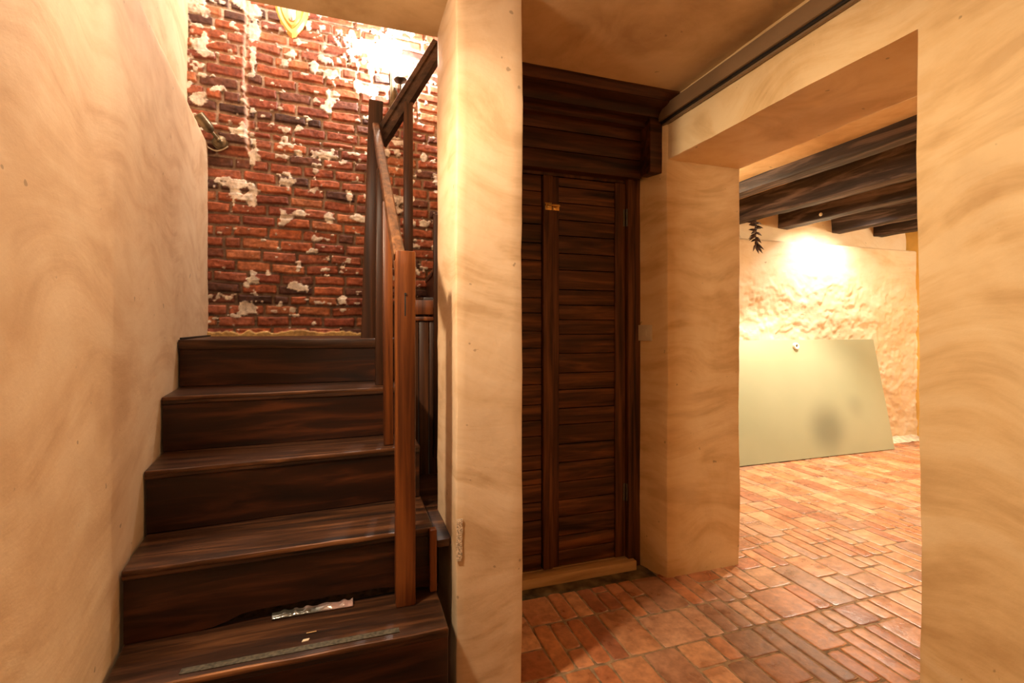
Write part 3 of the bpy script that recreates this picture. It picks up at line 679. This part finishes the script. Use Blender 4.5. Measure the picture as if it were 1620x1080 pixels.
# ------------------------------------------------------------------ metal channel along the top of the right wall
tr = empty('metal_channel', (1.49, 0.3, 2.30), 'long brown metal channel fixed along the top of the plastered right wall', 'channel')
bm = bmesh.new(); box(bm, 1.462, 1.500, -1.55, 2.07, 2.284, 2.350, .002); obj('casing', bm, M['track'], tr)
bm = bmesh.new(); box(bm, 1.474, 1.500, -1.55, 2.07, 2.274, 2.285, .001); obj('groove', bm, M['black'], tr)
bm = bmesh.new(); box(bm, 1.484, 1.500, -1.55, 2.07, 2.266, 2.275, .001); obj('flange', bm, M['track'], tr)

# ------------------------------------------------------------------ light switch on the splayed bit of wall beside the door
def switch():
    p = Vector((1.455, 2.170, 1.225)); ax = Vector((0.060, -0.177, 0)).normalized(); nrm = Vector((-ax.y*-1, 0, 0))
    nrm = Vector((ax.y, -ax.x, 0)).normalized()
    if nrm.x > 0: nrm = -nrm
    e = empty('light_switch', p, 'small cream light switch on the dim wall between the door and the opening', 'light switch')
    def plate(name, w_, h, t0, t1, mat, dx=0):
        bm = bmesh.new(); c = p+ax*dx
        obox(bm, c+nrm*t0-Vector((0, 0, 0)), c+nrm*t1, w_, h, .0015); return obj(name, bm, mat, e)
    plate('plate', .080, .082, -.008, .010, M['white'])
    plate('frame_ring', .034, .040, .009, .0125, M['white'])
    plate('rocker', .026, .034, .010, .0145, M['white'])
switch()

# ------------------------------------------------------------------ ceiling beams in the far room
labels = ['shallow dark beam nearest the opening, tight against the far room ceiling', 'thick dark beam second from the opening, the one with the dried bunch hanging under it',
          'third dark beam from the opening, with a small pale dot on its side', 'dark beam in the far room, fourth from the opening', 'dark beam farthest from the opening, only a short reddish piece showing']
XR = [2.97, 3.701, 4.346, 5.096, 5.741]
for k, xr in enumerate(XR):
    bm = bmesh.new(); w_ = .135; y0 = -1.58; y1 = 3.93
    box(bm, xr-w_, xr, y0, y1, 2.286, 2.55, .012, 2)
    cut_grid(bm, 0.055)
    for v in bm.verts:
        n1 = noise.noise_vector(Vector((v.co.x*3+k*9, v.co.y*1.5, v.co.z*3))); n2 = noise.noise_vector(Vector((v.co.x*14+k*5, v.co.y*8, v.co.z*14)))
        v.co += n1*.008+n2*.005
    bo = tag(obj('wooden_beam', bm, M['beam'], origin=(xr-w_/2, 1.2, 2.286)), labels[k], 'beam', 'dark beams across the far room ceiling', 'thing')
    if k == 2:
        bm = bmesh.new(); lathe(bm, [(.017, 0), (.017, .012), (.012, .015)], (xr-w_+.002, 3.41, 2.325), (-1, 0, 0), 16); q = obj('plug', bm, M['bone'], bo); q['label'] = 'small pale round plug'

# ------------------------------------------------------------------ dried bunch hanging from the second beam
def bunch():
    c = Vector((3.640, 3.62, 2.285)); e = empty('dried_bunch', c, 'dark bunch of dried pointed pods hanging under a beam in the far room', 'dried bunch')
    bm = bmesh.new(); tube(bm, [c+Vector((0, 0, .0)), c+Vector((.004, 0, -.10)), c+Vector((-.003, .003, -.20)), c+Vector((0, 0, -.27))], .0045); obj('string', bm, M['pod'], e)
    rg = random.Random(4); bm = bmesh.new()
    for k in range(34):
        z = -.015-.25*k/34; an = rg.uniform(0, 6.28) if k % 3 else (0 if k % 2 else math.pi)
        dn = rg.uniform(-.35, .25) - .9*(k/34)**2
        d = Vector((math.cos(an)*math.cos(dn), math.sin(an)*math.cos(dn), math.sin(dn))); L_ = rg.uniform(.06, .095)
        p = c+Vector((0, 0, z))
        pts = [p+d*L_*t+Vector((0, 0, -.012*t*t)) for t in (0, .15, .35, .6, .85, 1)]
        tube(bm, pts, [.003, .009, .0115, .009, .004, .0008], 7)
    obj('pods', bm, M['pod'], e)['kind'] = 'stuff'
bunch()

# ------------------------------------------------------------------ frosted glass panel leaning on the far wall
def panel():
    x0, x1 = 2.75, 5.31; yb, yt, zt = 3.490, 3.720, 1.125
    e = empty('glass_panel', ((x0+x1)/2, yb, 0.006), 'large greenish frosted glass panel leaning against the crumbling far wall', 'glass panel')
    d = Vector((0, yt-yb, zt)).normalized(); n = Vector((0, -d.z, d.y)); Lg = math.hypot(yt-yb, zt)
    bm = bmesh.new(); vs = []
    for s_ in (0, 1):
        for x, l in ((x0, 0), (x1, 0), (x1+.02, Lg), (x0, Lg)): vs.append(bm.verts.new(Vector((x, yb, .008))+d*l+n*(.010*s_)))
    fs = [bm.faces.new(vs[:4]), bm.faces.new(vs[4:])]
    for i in range(4): fs.append(bm.faces.new((vs[i], vs[(i+1) % 4], vs[4+(i+1) % 4], vs[4+i])))
    bmesh.ops.bevel(bm, geom=list({q for f in fs for q in f.edges}), offset=.001, segments=1, affect='EDGES')
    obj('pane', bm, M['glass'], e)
    c = Vector((4.215, yb, .008))+d*(Lg-.065)+n*.010
    bm = bmesh.new(); lathe(bm, [(.034, 0), (.035, .010), (.032, .022), (.027, .024), (.018, .024), (.013, .018), (.013, .002)], c, n, 28); kb = obj('fitting', bm, M['rubble'], e); kb['label'] = 'round white fitting with a dark middle'
    bm = bmesh.new(); lathe(bm, [(.0128, .003), (.0128, .012)], c, n, 20); obj('socket', bm, M['hole'], kb)
panel()

# ------------------------------------------------------------------ candle sconce on the brick wall
def bwy(x): return BY+BS*(x-BX)-.018
def sconce():
    x = 0.312; y = bwy(x); e = empty('wall_sconce', (x, y, 2.98), 'lit candle-shaped wall lamp with a long metal backplate on the brick wall above the railing', 'wall lamp')
    bm = bmesh.new(); box(bm, x-.055, x-.010, y-.012, y+.02, 2.775, 3.060, .004); box(bm, x-.045, x-.020, y-.018, y-.010, 2.795, 3.040, .003); obj('backplate', bm, M['bronze'], e)
    xc = x+.010; yc = y-.075
    bm = bmesh.new(); tube(bm, [(x-.025, y-.015, 2.830), (x-.012, y-.045, 2.805), (xc, yc, 2.815), (xc, yc, 2.870), (xc, yc, 2.940)], .0055); tube(bm, [(x-.03, y-.015, 2.930), (x-.02, y-.04, 2.915), (x-.006, y-.06, 2.860), (xc, yc, 2.820)], .0035); obj('arm', bm, M['steel'], e)
    bm = bmesh.new(); lathe(bm, [(.006, -.016), (.018, -.012), (.044, .002), (.047, .010), (.043, .012), (.015, .008)], (xc, yc, 2.950), (0, 0, 1), 28); obj('drip_pan', bm, M['steel'], e)
    bm = bmesh.new(); lathe(bm, [(.0155, 0), (.0155, .085), (.012, .088)], (xc, yc, 2.960), (0, 0, 1), 20); cd = obj('candle_sleeve', bm, M['white'], e)
    bm = bmesh.new(); lathe(bm, [(.008, 0), (.012, .008), (.0165, .028), (.0155, .045), (.009, .066), (.002, .085)], (xc, yc, 3.0408), (0, 0, 1), 18); obj('bulb', bm, M['bulb'], e)
sconce()
bpy.data.objects['sconce_bulb_light'].location = (0.322, bwy(.33)-.12, 3.10)

# ------------------------------------------------------------------ small spotlight on the brick at the end of the ledge
def spot():
    b0 = Vector((-0.765, 3.387, 2.392)); e = empty('spotlight', b0, 'small aged-bronze spotlight tilted up on a round base where the brick meets the left wall', 'spotlight')
    bm = bmesh.new(); lathe(bm, [(.044, 0), (.044, .008), (.038, .012), (.036, .020), (.020, .026), (.012, .034)], b0, (0.05, -1, 0), 32); obj('base', bm, M['bronze'], e)
    k = b0+Vector((0.0, -.038, .0)); d = Vector((-.50, -.42, .62)).normalized()
    bm = bmesh.new(); tube(bm, [b0+Vector((0, -.02, 0)), k, k+d*.055], .010, 12); lathe(bm, [(.004, -.012), (.013, -.006), (.015, 0), (.013, .006), (.004, .012)], k, (1, 0, 0), 16); obj('joint', bm, M['bronze'], e)
    a = k+d*.050
    bm = bmesh.new(); lathe(bm, [(.010, 0), (.022, .010), (.029, .026), (.0315, .060), (.0315, .110), (.029, .113), (.0265, .110), (.0265, .085)], a, d, 32); h = obj('head', bm, M['bronze'], e)
    bm = bmesh.new(); lathe(bm, [(.026, .098), (.026, .104)], a, d, 28); o = obj('lens', bm, simple('pale_lens_glass', (0.62, 0.70, 0.55), 0.2, nz=.03), h)
    bm = bmesh.new(); pts = [b0+Vector((-.075+.012*i, -.004, -.020-.045*math.sin(math.pi*(i+2)/13)+.01)) for i in range(11)]; tube(bm, pts, .0045, 8); obj('cord', bm, M['white'], e)
spot()

# ------------------------------------------------------------------ wooden shield with an animal skull
def plaque():
    cx, cz = -0.365, 3.31; y = bwy(cx)-.004; e = empty('trophy_shield', (cx, y, cz), 'orange varnished wooden shield with a small white animal skull hung high on the brick wall', 'trophy')
    def outline(s):
        pts = []
        for t in np.linspace(0, 1, 15):           # right side from top to tip
            if t < .12: xx = .088+.02*t
            else: xx = .105*math.cos(((t-.12)/.88)**1.45*math.pi/2)**0.80
            pts.append((xx*s, (.155-.33*t)*s + 0))
        l = [(-a, b) for a, b in pts[::-1][1:]]
        top = [(-.05*s, .170*s), (0, .155*s), (.05*s, .170*s)]
        return pts + l + top
    def slab(name, s, y0, y1, inset, mat, par):
        bm = bmesh.new(); r0 = [bm.verts.new((cx+a, y0, cz+b)) for a, b in outline(s)]; r1 = [bm.verts.new((cx+a, (y0+y1)/2, cz+b)) for a, b in outline(s)]; r2 = [bm.verts.new((cx+a, y1, cz+b)) for a, b in outline(s*inset)]
        n = len(r0)
        for A, B in ((r0, r1), (r1, r2)):
            for i in range(n): bm.faces.new((A[i], A[(i+1) % n], B[(i+1) % n], B[i]))
        bm.faces.new(r0[::-1]); bm.faces.new(r2); return obj(name, bm, mat, par)
    slab('shield', 1.0, y+.02, y-.012, .88, M['orange_l'], e)
    slab('raised_panel', .70, y-.008, y-.024, .90, M['orange'], e)
    # skull: a tapering snout with two eye sockets
    bm = bmesh.new(); prof = [(-.088, .012, .012), (-.080, .020, .020), (-.06, .024, .026), (-.03, .026, .030), (0, .034, .036), (.03, .046, .042), (.055, .048, .045), (.08, .040, .040), (.10, .024, .028), (.11, .006, .008)]
    rings = []
    for dz, rx, ry in prof:
        rings.append([bm.verts.new((cx+rx*math.cos(t)*(1+.08*math.sin(3*t+dz*60)), y-.020-max(0, ry*(.15+.85*math.sin(t))) , cz+.012+dz+.004*math.sin(5*t))) for t in np.linspace(-.25, math.pi+.25, 18)])
    for a, b in zip(rings, rings[1:]):
        for i in range(17): bm.faces.new((a[i], a[i+1], b[i+1], b[i]))
    bm.faces.new(rings[0]); bm.faces.new(rings[-1])
    bmesh.ops.holes_fill(bm, edges=[q for q in bm.edges if q.is_boundary], sides=0)
    sk = obj('skull', bm, M['bone'], e)
    for sx, dz, r in ((-1, .035, .011), (1, .035, .011), (-.35, -.062, .005), (.35, -.062, .005)):
        bm = bmesh.new(); bmesh.ops.create_uvsphere(bm, u_segments=14, v_segments=10, radius=r); bmesh.ops.translate(bm, verts=bm.verts, vec=(cx+sx*.028 if abs(sx) == 1 else cx+sx*.02, y-.020-(.034 if abs(sx) == 1 else .017), cz+.012+dz)); obj('eye_socket' if abs(sx) == 1 else 'nostril', bm, M['hole'], sk)
plaque()
